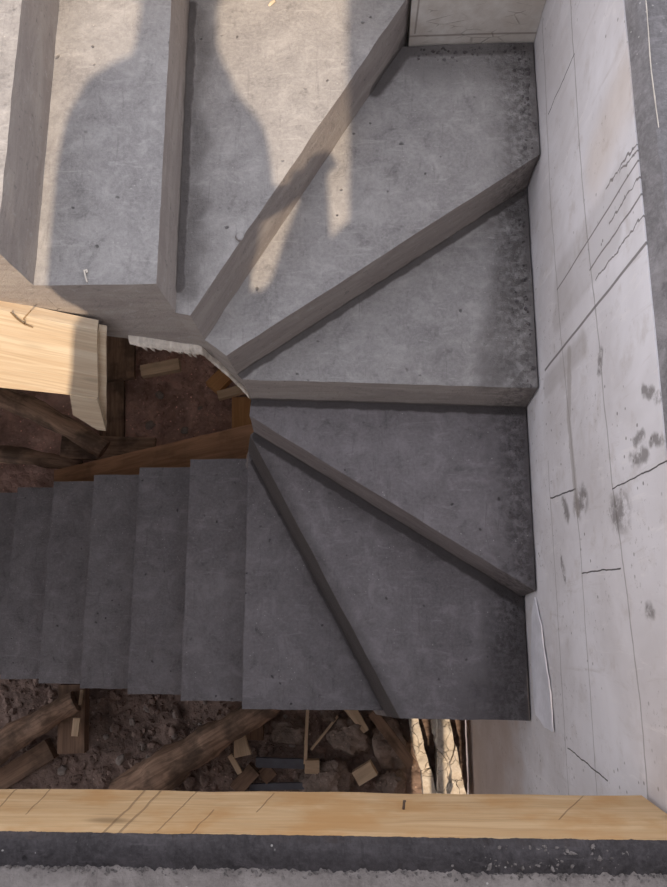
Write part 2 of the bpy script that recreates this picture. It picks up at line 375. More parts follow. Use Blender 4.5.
def mat_rubble():
    t = NT('white_rubble'); p = t.pos(); w_ = t.vec('ADD', p, t.vec('SCALE', t.noisec(p, 25, 4), scale=.04)); e = t.ramp(t.voro(w_, 15, 'DISTANCE_TO_EDGE'), .022, .0); n = t.noise(p, 30, 6, .7)
    c = t.mix(t.ramp(n, .3, .7), (.66, .58, .49), (.84, .79, .72)); c = t.mix(t.math('MULTIPLY', e, t.ramp(t.noise(p, 9, 3), .46, .62)), c, (.16, .12, .09))
    return t.done(c, t.bump(t.math('SUBTRACT', n, e), .01, 1), .9)
m_rubble = mat_rubble()
m_plastic = mat_plain('grey_plastic', (.13, .13, .15), .2, 8, .45)
m_sheet = mat_plain('pale_sheet', (.74, .74, .80), .12, 10, .5)
m_steel = mat_plain('rusty_steel', (.10, .075, .06), .3, 60, .6)
m_straw = mat_plain('dry_stalk', (.30, .21, .12), .3, 50)

# ------------------------------------------------------------------ the setting
bm = bmesh.new()                               # upper slab around the stairwell
add_box(bm, (-2.9, -2.4, F-.2), (XW-.005, -.373, F))
rough(bm, .10, .0015, 14)
add_box(bm, (-2.9, -.37, F-.2), (-1.45, .5, F)); add_box(bm, (-2.9, .503, F-.2), (XB-GU-.003, 1.595, F))  # unseen left slab added to darken the lower flight, then the landing
o = link('floor', bm, m_slab); struct(o)
bm = bmesh.new()
NS = 90; prev = None; rowsv = []
prof = [(0.000, -.046), (.004, -.03), (.009, -.015), (.016, 0.0), (.10, .0), (.9, .0), (.9, -.046)]
for i in range(NS+1):
    y = -2.4+4.3*i/NS; row = []
    for k, (dx, dz) in enumerate(prof):
        q = Vector((XW+.002+dx, y, F+dz)); a = .006 if 0 < k < 4 else 0
        row.append(bm.verts.new(q+Vector((noise.noise(q*23)*a, 0, noise.noise(q*31)*a*.3))))
    rowsv.append(row)
for a, b in zip(rowsv, rowsv[1:]):
    for k in range(len(prof)): bm.faces.new((a[k], a[(k+1) % len(prof)], b[(k+1) % len(prof)], b[k]))
bm.faces.new(rowsv[0]); bm.faces.new(rowsv[-1][::-1])
struct(link('trim_1', bm, m_edge, smooth=60))
# thin pale film standing at the lip of the screed on the wall top
bm = bmesh.new(); vs = []
for i in range(80):
    y = .80+.75*i/79; hgt = .002+.0012*noise.noise((y*40, 0, 0)) if noise.noise((y*23, 3, 0)) > -.2 else .0004
    x = XW+.0195+.003*noise.noise((y*6, 0, 5))
    vs.append([bm.verts.new(p) for p in ((x, y, F-.002), (x, y, F+hgt), (x+.0011, y, F+hgt), (x+.0011, y, F-.002))])
for a, b in zip(vs, vs[1:]):
    for k in range(4): bm.faces.new((a[k], a[(k+1) % 4], b[(k+1) % 4], b[k]))
bm.faces.new(vs[0]); bm.faces.new(vs[-1][::-1])
tag(link('foam_strip', bm, m_fringe), 'thin whitish strip along the grey slab lip above the white wall', 'strip')

bm = bmesh.new(); add_box(bm, (XW, -2.4, -.1), (XW+.25, YB+.3, F-.046)); rough(bm, .09, .0018, 7)
struct(link('wall_right', bm, m_wall))
bm = bmesh.new(); add_box(bm, (-2.9, 1.60, -.1), (.137, YB+.25, F-.046)); add_box(bm, (.138, YB, -.1), (XW-.001, YB+.25, F-.046)); rough(bm, .12, .002, 7)
struct(link('wall_back', bm, m_bwall))
bm = bmesh.new(); add_box(bm, (-2.9, -.2, -.1), (-2.7, YB-.001, F-.201)); struct(link('shade_wall_left', bm, m_bwall))  # unseen wall added to keep light off the lower flight
# unseen lower wall, added; its slit is shaped to let sun strips in
bm = bmesh.new()
SX0, SX1, SZ0, SZ1 = .225, .462, .75, 1.95
add_box(bm, (-2.699, -2.2, -.1), (SX0, -2.0, F-.201)); add_box(bm, (SX0, -2.2, -.1), (SX1, -2.0, SZ0)); add_box(bm, (SX0, -2.2, SZ1), (SX1, -2.0, F-.201))
add_box(bm, (SX1, -2.2, -.1), (XW-.001, -2.0, F-.201)); add_box(bm, (.305, -2.2, SZ0), (.365, -2.0, SZ1))
struct(link('sun_mask_wall', bm, m_bwall))
# unseen block wall added behind the viewer, outline cut to shape the shadow edges
bm = bmesh.new()
prof = [(-.36, 0), (1.2, 0), (1.2, 3.1), (-.035, 3.1), (-.035, 1.13), (-.085, 1.08), (-.098, 1.36), (-.125, 1.36), (-.175, 1.19), (-.212, 1.08), (-.245, .96), (-.27, .93), (-.36, .93), (-.66, .98), (-.69, .97), (-.73, .87), (-.80, .67), (-.87, .49), (-.895, .30), (-.91, 0)][::-1]
add_prism(bm, [(x, -.80, F+z) for x, z in prof], [F+z for x, z in prof], [(0, -.2)]*len(prof))
struct(link('sun_mask_wall', bm, m_bwall))

# ground
def gh(x, y): 
    v = Vector((x, y, 0))
    return .035*noise.noise(v*1.7)+.028*noise.noise(v*5+Vector((3, 1, 0)))+.02*abs(noise.noise(v*11))+.012*noise.noise(v*27)
def gz(x, y): return gh(x, y)
bm = bmesh.new(); nx, ny = 190, 150; grid = []
for i in range(nx+1):
    col = []
    for k in range(ny+1):
        x = .49-3.0*i/150 if i <= 150 else -2.51-(i-150)*.09; y = -2.0+3.55*k/ny; col.append(bm.verts.new((x, y, gh(x, y)+.006*noise.noise(Vector((x*60, y*60, 0))))))
    grid.append(col)
for i in range(nx):
    for k in range(ny): bm.faces.new((grid[i][k], grid[i+1][k], grid[i+1][k+1], grid[i][k+1]))
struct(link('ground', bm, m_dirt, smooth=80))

# ------------------------------------------------------------------ the staircase
st = thing('winder_staircase', (-.05, .6, 0), 'grey raw concrete winder staircase turning around the open well', 'staircase')
def step(n, top, zb=None, front=None, b=0.0):
    m_s = m_stair if n < 6 else m_dark
    """front: (i, j) corner indices of the nosing; b: how far the foot of the riser stands out"""
    z = Z(n); bm = bmesh.new()
    zb = zb or [z-.34]*len(top)
    sh = [(0, 0)]*len(top)
    if front and b:
        p, q = Vector(top[front[0]]), Vector(top[front[1]]); d = (q-p).normalized(); nrm = Vector((d.y, -d.x))
        for k in front: sh[k] = tuple(nrm*b*((z-zb[k])/H))
    add_prism(bm, [(*p, z) for p in top], zb, sh)
    bevel(bm, .004, 1)
    rough(bm, .045, .002, 13, 0.0)
    o = link('step', bm, m_s, None, None, 32); o.parent = st; o.location = -Vector(st.location); return o
def sof(x): return ZC-1.86-.5*(x+.61)
N12, N23 = XB, XB+GU
step(1, [(XB-GU, YS), (N12, YS), (N12, 1.595), (XB-GU, 1.595)], [sof(XB-GU), sof(N12), sof(N12), sof(XB-GU)])
step(2, [(N12, YS), (N23, YS), (N23, 1.595), (N12, 1.595)], [sof(N12), sof(N23), sof(N23), sof(N12)])
P34a, P34b = (.12, YT4), (-.42, .672)
P45a, P45b = (XS, 1.195), (-.36, .627)
P56a, P56b = (XS, .577), (-.345, .612)
P67a, P67b = (XS, .020), (-.350, .547)
P78a, P78b = (.102, YF-.003), (-.372, .525)
step(3, [(N23, YS), P34b, P34a, (.132, 1.575), (.132, 1.595), (N23, 1.595)], [sof(N23), ZC-2.03, ZC-2.1, ZC-2.1, ZC-2.1, sof(N23)])
step(4, [P34b, P45b, P45a, (XS, YT4), P34a], [ZC-2.04, ZC-2.16, ZC-2.2, ZC-2.2, ZC-2.1])
step(5, [P45b, P56b, P56a, P45a], None, (1, 2), .012)
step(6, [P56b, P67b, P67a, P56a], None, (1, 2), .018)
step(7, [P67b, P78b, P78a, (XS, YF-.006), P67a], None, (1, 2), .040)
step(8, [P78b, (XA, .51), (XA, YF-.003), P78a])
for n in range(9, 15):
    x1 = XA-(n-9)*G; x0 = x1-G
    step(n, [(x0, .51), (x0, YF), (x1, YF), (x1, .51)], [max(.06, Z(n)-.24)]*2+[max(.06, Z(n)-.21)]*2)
# ragged pale crust hanging from the lower edge of the upper flight
edge = [aty(112, 333, .674), aty(140, 343, .674), aty(165, 349, .674), aty(190, 350, .674)]
edge = []
for x in [(-.62+.003*i) for i in range(80)]:
    if x < -.44: edge.append(Vector((x, .672, sof(x)+.02)))
inner = [Vector((-.43, .668, ZC-1.99)), Vector((-.40, .652, ZC-2.06)), Vector((-.375, .635, ZC-2.13)), Vector((-.352, .615, ZC-2.18))]
path = edge[::1]
for a, b in zip([edge[-1]]+inner, inner):
    for k in range(1, 14): path.append(a.lerp(b, k/13))
bm = bmesh.new(); rows = []
for i, p in enumerate(path):
    tooth = .034+.024*noise.noise(Vector((i*.21, 2, 0)))+(.05*random.random()**2 if i % 2 else .0)
    if p.x < -.59: tooth *= max(.3, (p.x+.65)/.06)
    tooth = max(.006, tooth); out = Vector((-.15, -1, 0)).normalized()*-.0
    rows.append([bm.verts.new(p+Vector((0, -.004, .004+.010*noise.noise(Vector((i*.3, 9, 0)))))), bm.verts.new(p+Vector((0, -.010, -tooth*.5))), bm.verts.new(p+Vector((0, -.006+.006*random.random(), -tooth))),
                 bm.verts.new(p+Vector((0, .010, -tooth*.4))), bm.verts.new(p+Vector((0, .012, .012)))])
for a, b in zip(rows, rows[1:]):
    for k in range(5): bm.faces.new((a[k], a[(k+1) % 5], b[(k+1) % 5], b[k]))
bm.faces.new(rows[0]); bm.faces.new(rows[-1][::-1])
o = link('mortar_fringe', bm, m_fringe, None, None, 50); o.parent = st; o.location = -Vector(st.location); o['label'] = 'ragged pale mortar fringe'

# ------------------------------------------------------------------ formwork in daylight
fp = thing('edge_board', (0, -.356, F-.26), 'long yellow pine board with mortar-crusted top edge at bottom of photo', 'board')
plank('plank', (-2.4, -.356, F-.131), (XW-.012, -.356, F-.131), .252, .031, m_plank, fp, up=(0, 1, 0), amp=.002, bev=.002)
bm = bmesh.new(); NX = 900; rows = []
for i in range(NX+1):
    x = -1.5+1.985*i/NX
    e = .0015*noise.noise(Vector((x*9, 0, 0)))+.0028*noise.noise(Vector((x*70, 0, 2)))+.002*noise.noise(Vector((x*190, 0, 2)))
    dz = .010+.003*noise.noise(Vector((x*20, 5, 0))); lowr = .006*noise.noise(Vector((x*5, 0, 7)))+.005*noise.noise(Vector((x*33, 1, 7)))
    row = [(x, -.339-max(0, -lowr)*.5, F-.006), (x, -.3375+e*.3, F+.001-max(0, lowr)), (x, -.345, F+dz*.8), (x, -.358, F+dz), (x, -.368, F+dz*.8), (x, -.377+e, F+.004), (x, -.383+1.6*e, F+.0005), (x, -.372, F-.006)]
    row = [Vector(p)+Vector((0, 0, .0016*noise.noise(Vector(p)*90)+.0022*noise.noise(Vector(p)*240))) for p in row]
    rows.append([bm.verts.new(p) for p in row])
for a, b in zip(rows, rows[1:]):
    for k in range(8): bm.faces.new((a[k], a[(k+1) % 8], b[(k+1) % 8], b[k]))
bm.faces.new(rows[0]); bm.faces.new(rows[-1][::-1])
o = link('mortar_crust', bm, m_crust, None, None, 50); o.parent = fp; o.location = -Vector(fp.location); o['label'] = 'dark mortar crust'
# crumbs along the crust: beyond counting
rk = Rocks()
for i in range(420):
    x = -.62+1.08*random.random(); r = .0006+.0022*random.random()**3
    rk.add((x, -.3835-.010*random.random()**3, F+r*.6), r, (1.8, 1, .7), 1, i, .8)
for i in range(110):
    x = random.gauss(.24, .06); r = .0008+.0032*random.random()**3
    if x > .46: continue
    rk.add((x, -.344-.030*random.random(), F+.008), r, (1.4, 1, .8), 1, i, .9)
tag(rk.link('mortar_crumbs', m_crumb), 'grey crumbs of mortar scattered along the crusted top edge of the yellow board', 'crumbs', kind='stuff')
# nail stub on the board face
p = aty(403, 808, -.3395)
bm = tube_bm([p+Vector((0, -.01, 0)), p+Vector((.002, .012, .004)), p+Vector((.003, .013, .010))], [.0022, .0022, .002], 8)
tag(link('bent_nail', bm, m_steel), 'small bent dark nail sticking out of the yellow board', 'nail')

# panel under the upper flight
def panel(name, pix, y_top, y_bot, z_hi, z_lo, t, mat, parent):
    """flat board: its outline given on a steep plane that leans out towards its foot"""
    nrm = Vector((0, z_hi-z_lo, -(y_top-y_bot)*-1)).cross(Vector((1, 0, 0)))
    a, b = Vector((0, y_top, z_hi)), Vector((0, y_bot, z_lo)); e = (b-a); n = Vector((1, 0, 0)).cross(e).normalized()
    if n.y > 0: n = -n
    pts = []
    for px, py in pix:
        d = MC @ Vector(((px-333.5)/FPX, -(py-443.5)/FPX, -1.0)); o_ = Vector((0, 0, ZC))
        s = (a-o_).dot(n)/d.dot(n); pts.append(o_+d*s)
    bm = bmesh.new()
    A = [bm.verts.new(p) for p in pts]; B = [bm.verts.new(p-n*t) for p in pts]
    bm.faces.new(A); bm.faces.new(B[::-1]); k = len(A)
    for i in range(k): bm.faces.new((A[i], B[i], B[(i+1) % k], A[(i+1) % k]))
    bevel(bm, .002, 1); rough(bm, .06, .0015, 9, 3)
    c = sum(pts, Vector())/len(pts); x = Vector((.866, 0, -.5)); x = (x-n*x.dot(n)).normalized(); z = n; y = z.cross(x)
    M = Matrix((x, y, z)).transposed().to_4x4(); M.translation = c
    bmesh.ops.transform(bm, matrix=M.inverted(), verts=bm.verts)
    return place(link(name, bm, mat, None, None, 35), M, parent)
pn = thing('formwork_panel', (-.85, .62, 2.1), 'pale pine formwork panel under the upper flight, half in sunlight', 'formwork')
YT, YBt, ZH, ZL = .640, .592, ZC-1.70, ZC-2.05
panel('board', [(-60, 298), (97, 330), (98, 398), (70, 395), (-60, 381)], YT, YBt, ZH, ZL, .028, m_pine, pn)
panel('end_batten', [(98, 331), (106, 333), (106, 431), (97, 399)], YT+.012, YBt+.012, ZH, ZL, .02, m_pine, pn)
panel('lower_batten', [(70, 395.5), (84, 397.5), (97, 399), (106, 431), (97, 430), (73, 415)], YT-.004, YBt-.004, ZH, ZL, .035, m_pine, pn)
# twig on the panel and wire on the tread
def on_panel(px, py, lift=.004):
    a, b = Vector((0, YT, ZH)), Vector((0, YBt, ZL)); n = Vector((1, 0, 0)).cross(b-a).normalized(); n = -n if n.y > 0 else n
    d = MC @ Vector(((px-333.5)/FPX, -(py-443.5)/FPX, -1.0)); o_ = Vector((0, 0, ZC)); return o_+d*((a-o_).dot(n)/d.dot(n))+n*lift
bm = tube_bm([on_panel(11, 311), on_panel(18, 318), on_panel(25, 323), on_panel(33, 326)], [.0018, .002, .002, .0014], 8)
b2 = tube_bm([on_panel(25, 322), on_panel(24, 317), on_panel(31, 309)], [.0017, .0018, .0012], 8)
me = bpy.data.meshes.new('t'); b2.to_mesh(me); bm.from_mesh(me); b2.free()
tag(link('dry_twig', bm, m_straw), 'forked dry twig caught on the sunlit pine panel', 'twig')
z = Z(2)+.003
bm = tube_bm([at(84, 270, z), at(85.5, 277, z), at(87, 282, z)], [.0018]*3, 8); b2 = tube_bm([at(84, 271, z), at(86.5, 270, z), at(87, 272.5, z)], [.0025]*3, 8)
b2.to_mesh(me); bm.from_mesh(me); b2.free()
tag(link('wire_hook', bm, m_fringe), 'small pale wire hook lying on the shaded upper tread', 'wire')
bm = bmesh.new(); q = at(240, 238, Z(3)); rock_bm(bm, q+Vector((0, 0, .006)), .011, (1, 1, .8), 2, 3)
tag(link('mortar_lump', bm, m_stair), 'small grey mortar lump by the shaded nosing inside the shadow of the arm', 'lump')
bm = bmesh.new(); q = at(272, 4, Z(3)); rock_bm(bm, q+Vector((0, 0, .004)), .007, (1.6, .8, .6), 2, 5)
tag(link('wood_chip', bm, m_pine), 'tiny pale chip lying on the sunlit tread at the top edge', 'chip')

# loose mortar where the treads meet the white wall
rk = Rocks()
for n, y0, y1, k in ((4, 1.2, 1.53, 60), (5, .58, 1.19, 90), (6, .03, .57, 90), (7, -.34, .01, 90)):
    for i in range(k):
        r = .001+.0045*random.random()**3; y = y0+(y1-y0)*random.random(); x = XW-.013-abs(random.gauss(0, .02))
        rk.add((x, y, Z(n)+r*.5), r, (1.3, 1, .8), 1, i, .8)
for i in range(90):
    r = .001+.0045*random.random()**3; rk.add((.15+.33*random.random(), YB-.014-abs(random.gauss(0, .025)), Z(4)+r*.5), r, (1.2, 1, .8), 1, i, .8)
tag(rk.link('wall_crumbs', m_dark), 'dark crumbs of mortar lying where the winder treads meet the white wall', 'crumbs', kind='stuff')
# pale strip hanging on the wall beside the lowest winder
cs = [(534, 597), (540, 625), (548, 680), (553, 732), (545, 728), (536, 715), (532.5, 690), (531, 650), (531.5, 615)]
pts = []
for px, py in cs:
    d = MC @ Vector(((px-333.5)/FPX, -(py-443.5)/FPX, -1.0)); pts.append(Vector((0, 0, ZC))+d*((XW-.008)/d.x))
bm = bmesh.new(); A = [bm.verts.new(p) for p in pts]; B = [bm.verts.new(p+Vector((.004, 0, 0))) for p in pts]
bm.faces.new(A); bm.faces.new(B[::-1])
for i in range(len(A)): bm.faces.new((A[i], B[i], B[(i+1) % len(A)], A[(i+1) % len(A)]))
rough(bm, .03, .003, 20)
tag(link('foam_sheet', bm, m_sheet), 'narrow pale bluish sheet hanging on the white wall beside the lowest winder tread', 'sheet')

# ------------------------------------------------------------------ timber below
def seated(px, py, lift): 
    p = at(px, py, .03)
    for _ in range(4): p = at(px, py, gz(p.x, p.y)+lift)
    return p
def gp(name, a, b, w, t, mat, label, cat, lift=None, lift2=None, group=None, **kw):
    l = t/2+.012 if lift is None else lift
    return tag(plank(name, seated(*a, l), seated(*b, l if lift2 is None else lift2), w, t, mat, None, **kw), label, cat, group)
# soffit board along the lower flight
tag(plank('soffit_board', at(258, 441, ZC-2.98), at(56, 485, ZC-3.66), .15, .026, m_brown, up=(0, 0, 1)), 'long brown formwork board sloping along the inner side of the lower flight', 'board')
gp('wide_board', (120, 334), (120, 380), .165, .03, m_old, 'short wide weathered board on the dirt right of the pine panel', 'board', .10)
gp('floor_board', (113, 372), (112, 447), .13, .028, m_old, 'dark narrow board running down beside the round patch of bare dirt', 'board', .045)
gp('split_board', (62, 447), (155, 450), .125, .035, m_bark, 'rough split board lying across, its sawn end at the dirt patch', 'board', .16)
tag(log('log', seated(-30, 386, .40), seated(104, 450, .26), .058, .05, m_bark, .03), 'long brown log lying slanted under the sunlit pine panel', 'log')
tag(log('log', seated(-30, 452, .14), seated(80, 466, .12), .05, .035, m_bark, .01), 'short brown log partly buried below the longer slanted log', 'log')
gp('wood_offcut', (142, 372), (180, 365), .062, .05, m_pale, 'pale square offcut lying under the ragged edge of the upper flight', 'offcut', .12)
gp('wood_block', (212, 389), (226, 375), .085, .05, m_orange, 'orange wood block leaning under the pivot of the winder steps', 'block', .16)
gp('wood_stick', (218, 396), (252, 387), .045, .035, m_pale, 'pale square stick below the orange wood block', 'stick', .24)
gp('prop_board', (242, 398), (242, 446), .10, .035, m_orange, 'orange brown board standing behind the inner corner of the stairs', 'board', .20)
# foreground side of the lower flight
tag(log('log', seated(122, 798, .22), seated(282, 699, .34), .096, .05, m_bark, .012), 'thick brown log crossing the dirt below the lower flight', 'log')
tag(log('log', seated(-40, 775, .16), seated(76, 702, .16), .072, .055, m_bark, .012), 'dark weathered log at lower left corner of the dirt', 'log')
gp('rough_beam', (-30, 800), (52, 748), .10, .06, m_old, 'dark beam lying beneath the weathered log at lower left', 'beam', .05)
gp('short_post', (74, 684), (73, 752), .135, .06, m_old, 'short dark board with pale chips beside the weathered log', 'board', .10)
gp('wood_splinter', (82, 690), (80, 705), .014, .012, m_pale, 'pale upright splinter at the top of the short dark board', 'splinter', .15)
gp('wood_splinter', (75, 736), (77, 718), .035, .012, m_pale, 'pale flat splinter on the face of the short dark board', 'splinter', .15)
gp('wood_wedge', (239, 732), (243, 756), .045, .03, m_pale, 'pale tapered wedge standing right of the thick log', 'wedge', .10, w1=.085)
gp('thin_lath', (230, 755), (240, 773), .024, .016, m_pale, 'thin pale lath below the tapered wedge', 'lath', .08)
gp('wood_stub', (236, 789), (255, 768), .07, .05, m_old, 'brown round-ended stub beside the pine board below the thin lath', 'stub', .06)
gp('flat_offcut', (262, 778), (272, 768), .07, .03, m_old, 'flat brown offcut between the grey strips of plastic', 'offcut', .03)
gp('plastic_strip', (256, 762), (304, 764), .045, .02, m_plastic, 'grey flat plastic strip lying right of the thin lath', 'strip', .05)
gp('plastic_strip', (250, 787), (320, 785), .03, .018, m_plastic, 'grey plastic strip lying lowest, almost touching the pine board', 'strip', .04)
gp('thin_stick', (308, 705), (305, 764), .016, .014, m_pale, 'thin straight stick lying upright in the photo above the pale cube', 'stick', .06)
gp('thin_stick', (338, 716), (311, 750), .012, .010, m_pale, 'thin stick slanting to the right of the upright stick', 'stick', .05)
gp('wood_cube', (305, 766), (319, 766), .06, .05, m_pale, 'pale wood cube at the foot of the upright thin stick', 'cube', .06)
gp('wood_stake', (349, 706), (366, 731), .06, .03, m_pale, 'pale pointed stake below the first winder tread', 'stake', .10, w1=.03)
gp('side_board', (256, 706), (254, 740), .09, .03, m_old, 'dark small board behind the upper end of the thick log', 'board', .05)
gp('dark_lath', (372, 712), (412, 765), .05, .025, m_old, 'dark lath slanting across the cracked clods', 'lath', .15)

def clod(px, py, r, sq, label, lift=.02, mat=None, bl=.3):
    p = seated(px, py, lift); bm = bmesh.new(); rock_bm(bm, (0, 0, 0), r, sq, 4, random.random()*30, .45, bl)
    rough(bm, 9, .006, 25, random.random()*9)
    o = link('dirt_clod', bm, mat or m_clod, None, p, 50); tag(o, label, 'clod', 'dirt clods below the winder steps')
clod(322, 783, .135, (1.25, .75, .6), 'broad smooth dark mound of dirt next to the pine board', .0)
clod(352, 738, .10, (1.2, .9, .7), 'large cracked clod above the broad mound')
clod(391, 745, .105, (.8, 1.3, .7), 'tall cracked clod left of the sunlit rubble')
clod(392, 783, .075, (1.1, .8, .8), 'clod with a pale face left of the sunlit rubble beside the board', mat=m_clod)
clod(290, 733, .08, (.8, 1.2, .6), 'small clod beside the upright thin stick')
clod(330, 712, .055, (1.1, .8, .6), 'small clod at the foot of the pale stake')
gp('pale_brick', (356, 778), (374, 767), .07, .05, m_pale, 'tan broken brick among the cracked clods', 'brick', .10)
# sunlit broken blocks
def slab_piece(pix, h, label, zl=.06):
    pts = [at(px, py, h) for px, py in pix]; c = sum(pts, Vector())/len(pts)
    bm = bmesh.new(); add_prism(bm, [tuple(p-Vector((c.x, c.y, 0))) for p in pts], [-.02]*len(pts))
    bevel(bm, .006, 1); rough(bm, .022, .006, 28, random.random()*9)
    tag(link('broken_block', bm, m_rubble, None, (c.x, c.y, 0), 30), label, 'block', 'sunlit broken blocks by the white wall')
slab_piece([(408, 712), (417, 712), (425, 750), (430, 768), (421, 770), (414, 750)], .12, 'upper left piece of broken pale block in the sun strip', )
slab_piece([(421.5, 771), (431, 769), (438, 800), (424, 800)], .10, 'lower left piece of broken pale block in the sun strip')
slab_piece([(438, 706), (447, 706), (455, 745), (449, 762), (437, 748)], .22, 'upper right piece of broken white block nearest the white wall')
slab_piece([(438, 750), (449, 763), (452, 785), (447, 802), (438, 802)], .16, 'bluish middle piece of broken white block half in shade')
slab_piece([(456, 746), (467, 802), (449, 802), (453, 786), (450.5, 763)], .22, 'lower right piece of broken white block nearest the white wall')
slab_piece([(431, 712), (437, 712), (437, 738), (433, 734)], .14, 'small top piece of broken block between the two sunlit rows')

# stones: larger ones one by one, the fine gravel as stuff
proto = []
for i in range(5):
    bm = bmesh.new(); rock_bm(bm, (0, 0, 0), 1.0, (1.2, .9, .7), 3, i*3.3, .4)
    me_ = bpy.data.meshes.new('stone'); bm.to_mesh(me_); bm.free(); me_.polygons.foreach_set('use_smooth', [True]*len(me_.polygons)); me_.materials.append(m_stone); proto.append(me_)
spots = [(148, 709), (106, 737), (113, 729), (143, 745), (176, 715), (186, 760), (205, 702), (165, 770), (120, 760), (62, 770), (150, 758), (200, 725), (285, 718), (292, 745), (175, 735), (132, 722), (160, 395), (185, 430), (205, 445), (150, 425), (200, 408)]
for i, (px, py) in enumerate(spots):
    o = bpy.data.objects.new('stone', proto[i % 5]); C.objects.link(o); r = .012+.014*random.random(); o.scale = (r, r, r); o.rotation_euler = (0, 0, random.random()*6)
    o.location = seated(px, py, r*.3); tag(o, 'small grey stone half sunk in the dark dirt under the stairs', 'stone', 'small stones in the dirt')
rk = Rocks()
for i in range(1900):
    if i < 1450: px, py = random.uniform(-30, 405), random.uniform(680, 800)
    else: px, py = random.uniform(100, 250), random.uniform(345, 460)
    r = .004+.026*random.random()**4; p = seated(px, py, r*.2)
    if p.x > .44: continue
    rk.add(p, r, (1.1, .9, .7), 2 if r > .01 else 1, i*.37, .6)
tag(rk.link('gravel', m_dirt, 30), 'loose dark gravel covering the dirt under the stairs', 'gravel', kind='stuff')

# ------------------------------------------------------------------ the photographer, standing on the slab behind the edge board
DG = bpy.context.evaluated_depsgraph_get
def skin(name, nodes, edges, mat, parent, sub=2):
    me_ = bpy.data.meshes.new(name); me_.from_pydata([n[0] for n in nodes], edges, [])
    o = bpy.data.objects.new(name, me_); C.objects.link(o)
    m = o.modifiers.new('s', 'SKIN'); m.use_smooth_shade = True
    for k, n in enumerate(nodes):
        r = n[1]; me_.skin_vertices[0].data[k].radius = (r, r) if not isinstance(r, tuple) else r
        me_.skin_vertices[0].data[k].use_root = (k == 0)
    s = o.modifiers.new('u', 'SUBSURF'); s.levels = sub; s.render_levels = sub
    ev = o.evaluated_get(DG()); new = bpy.data.meshes.new_from_object(ev)
    o.modifiers.clear(); o.data = new; new.materials.clear(); new.materials.append(mat)
    o.parent = parent; return o
m_skin = mat_plain('skin', (.55, .36, .27), .08, 30, .6); m_hair = mat_plain('hair', (.05, .035, .025), .3, 60)
m_jacket = mat_plain('jacket_cloth', (.05, .06, .09), .2, 40); m_jeans = mat_plain('jeans_cloth', (.06, .08, .14), .2, 60); m_shoe = mat_plain('shoe_leather', (.06, .045, .035), .2, 30, .5)
PX, PY = -.45, -.55
per = thing('person', (PX, PY, F), 'person in a long dark coat casting the shadow on the upper steps', 'person')
Lf = [(-.10, 0), (.10, 0)]
body = [((-.05, 0, .93), .12), ((-.03, .0, 1.08), .115), ((-.01, -.01, 1.22), .125), ((0, -.01, 1.32), .085), ((0, 0, 1.42), .068), ((0, .02, 1.56), (.074, .082)), ((0, .02, 1.67), (.078, .095)), ((0, .015, 1.75), (.06, .07)),
        ((-.185, -.01, 1.31), .056), ((-.205, -.03, .98), .042), ((-.20, .05, .72), .032),
        ((.165, 0, 1.19), .056), ((.19, .02, .98), .042), ((.28, .12, .87), .030),
        ((-.13, 0, .85), .085), ((-.14, .0, .48), .058), ((-.14, -.04, .09), .042), ((-.14, .02, .035), .035),
        ((.02, 0, .85), .085), ((.02, .0, .48), .058), ((.02, -.04, .09), .042), ((.03, .02, .035), .035),
        ((0, .118, 1.63), .016)]
bed = [(0, 1), (1, 2), (2, 3), (3, 4), (4, 5), (5, 6), (6, 7), (3, 8), (8, 9), (9, 10), (3, 11), (11, 12), (12, 13), (0, 14), (14, 15), (15, 16), (16, 17), (0, 18), (18, 19), (19, 20), (20, 21), (5, 22)]
def hand(w, d, up, side):                      # palm, four fingers, thumb
    w, d, up = Vector(w), Vector(d).normalized(), Vector(up).normalized(); s = d.cross(up)*side
    base = len(body); body.append((tuple(w+d*.045), .026))
    L = (.072, .08, .075, .06)
    for k in range(4):
        o_ = (k-1.5)*.021; a = w+d*.085+s*o_; b = a+d*L[k]*.5-up*.006; c = b+d*L[k]*.3-up*.022
        i = len(body); body.extend([(tuple(a), .0105), (tuple(b), .0092), (tuple(c), .008)]); bed.extend([(base, i), (i, i+1), (i+1, i+2)])
    a = w+d*.04-s*.036; b = a+d*.035-s*.016-up*.01; i = len(body); body.extend([(tuple(a), .013), (tuple(b), .010)]); bed.extend([(base, i), (i, i+1)])
    return base
h = hand((-.20, .05, .72), (.05, .2, -1), (1, 0, 0), 1); bed.append((10, h))
h = hand((.28, .12, .87), (.45, .6, .0), (.2, 0, 1), 1); bed.append((13, h))
skin('body', body, bed, m_skin, per)
bm = bmesh.new(); rows = []
for cx, cy, z, rx, ry in ((-.055, -.02, .24, .17, .14), (-.05, -.02, .25, .185, .15), (-.03, -.01, .55, .175, .15), (-.02, 0, .74, .172, .145), (-.005, 0, .84, .18, .14), (.0, 0, .95, .195, .135), (-.01, 0, 1.06, .20, .13),
                          (-.01, -.01, 1.2, .20, .12), (-.035, -.01, 1.29, .185, .10), (-.075, -.01, 1.35, .145, .085), (-.072, -.01, 1.385, .138, .08), (-.05, -.005, 1.41, .115, .075), (-.01, 0, 1.425, .085, .07), (0, 0, 1.44, .078, .066)):
    rows.append([bm.verts.new((cx+rx*math.cos(a)*(1+.02*noise.noise(Vector((math.cos(a)*3, math.sin(a)*3, z*5)))), cy+ry*math.sin(a), z)) for a in [k*math.pi/16 for k in range(32)]])
for a, b in zip(rows, rows[1:]):
    for k in range(32): bm.faces.new((a[k], a[(k+1) % 32], b[(k+1) % 32], b[k]))
bm.faces.new(rows[0][::-1]); bm.faces.new(rows[-1])
link('coat', bm, m_jacket, per, None, 60)
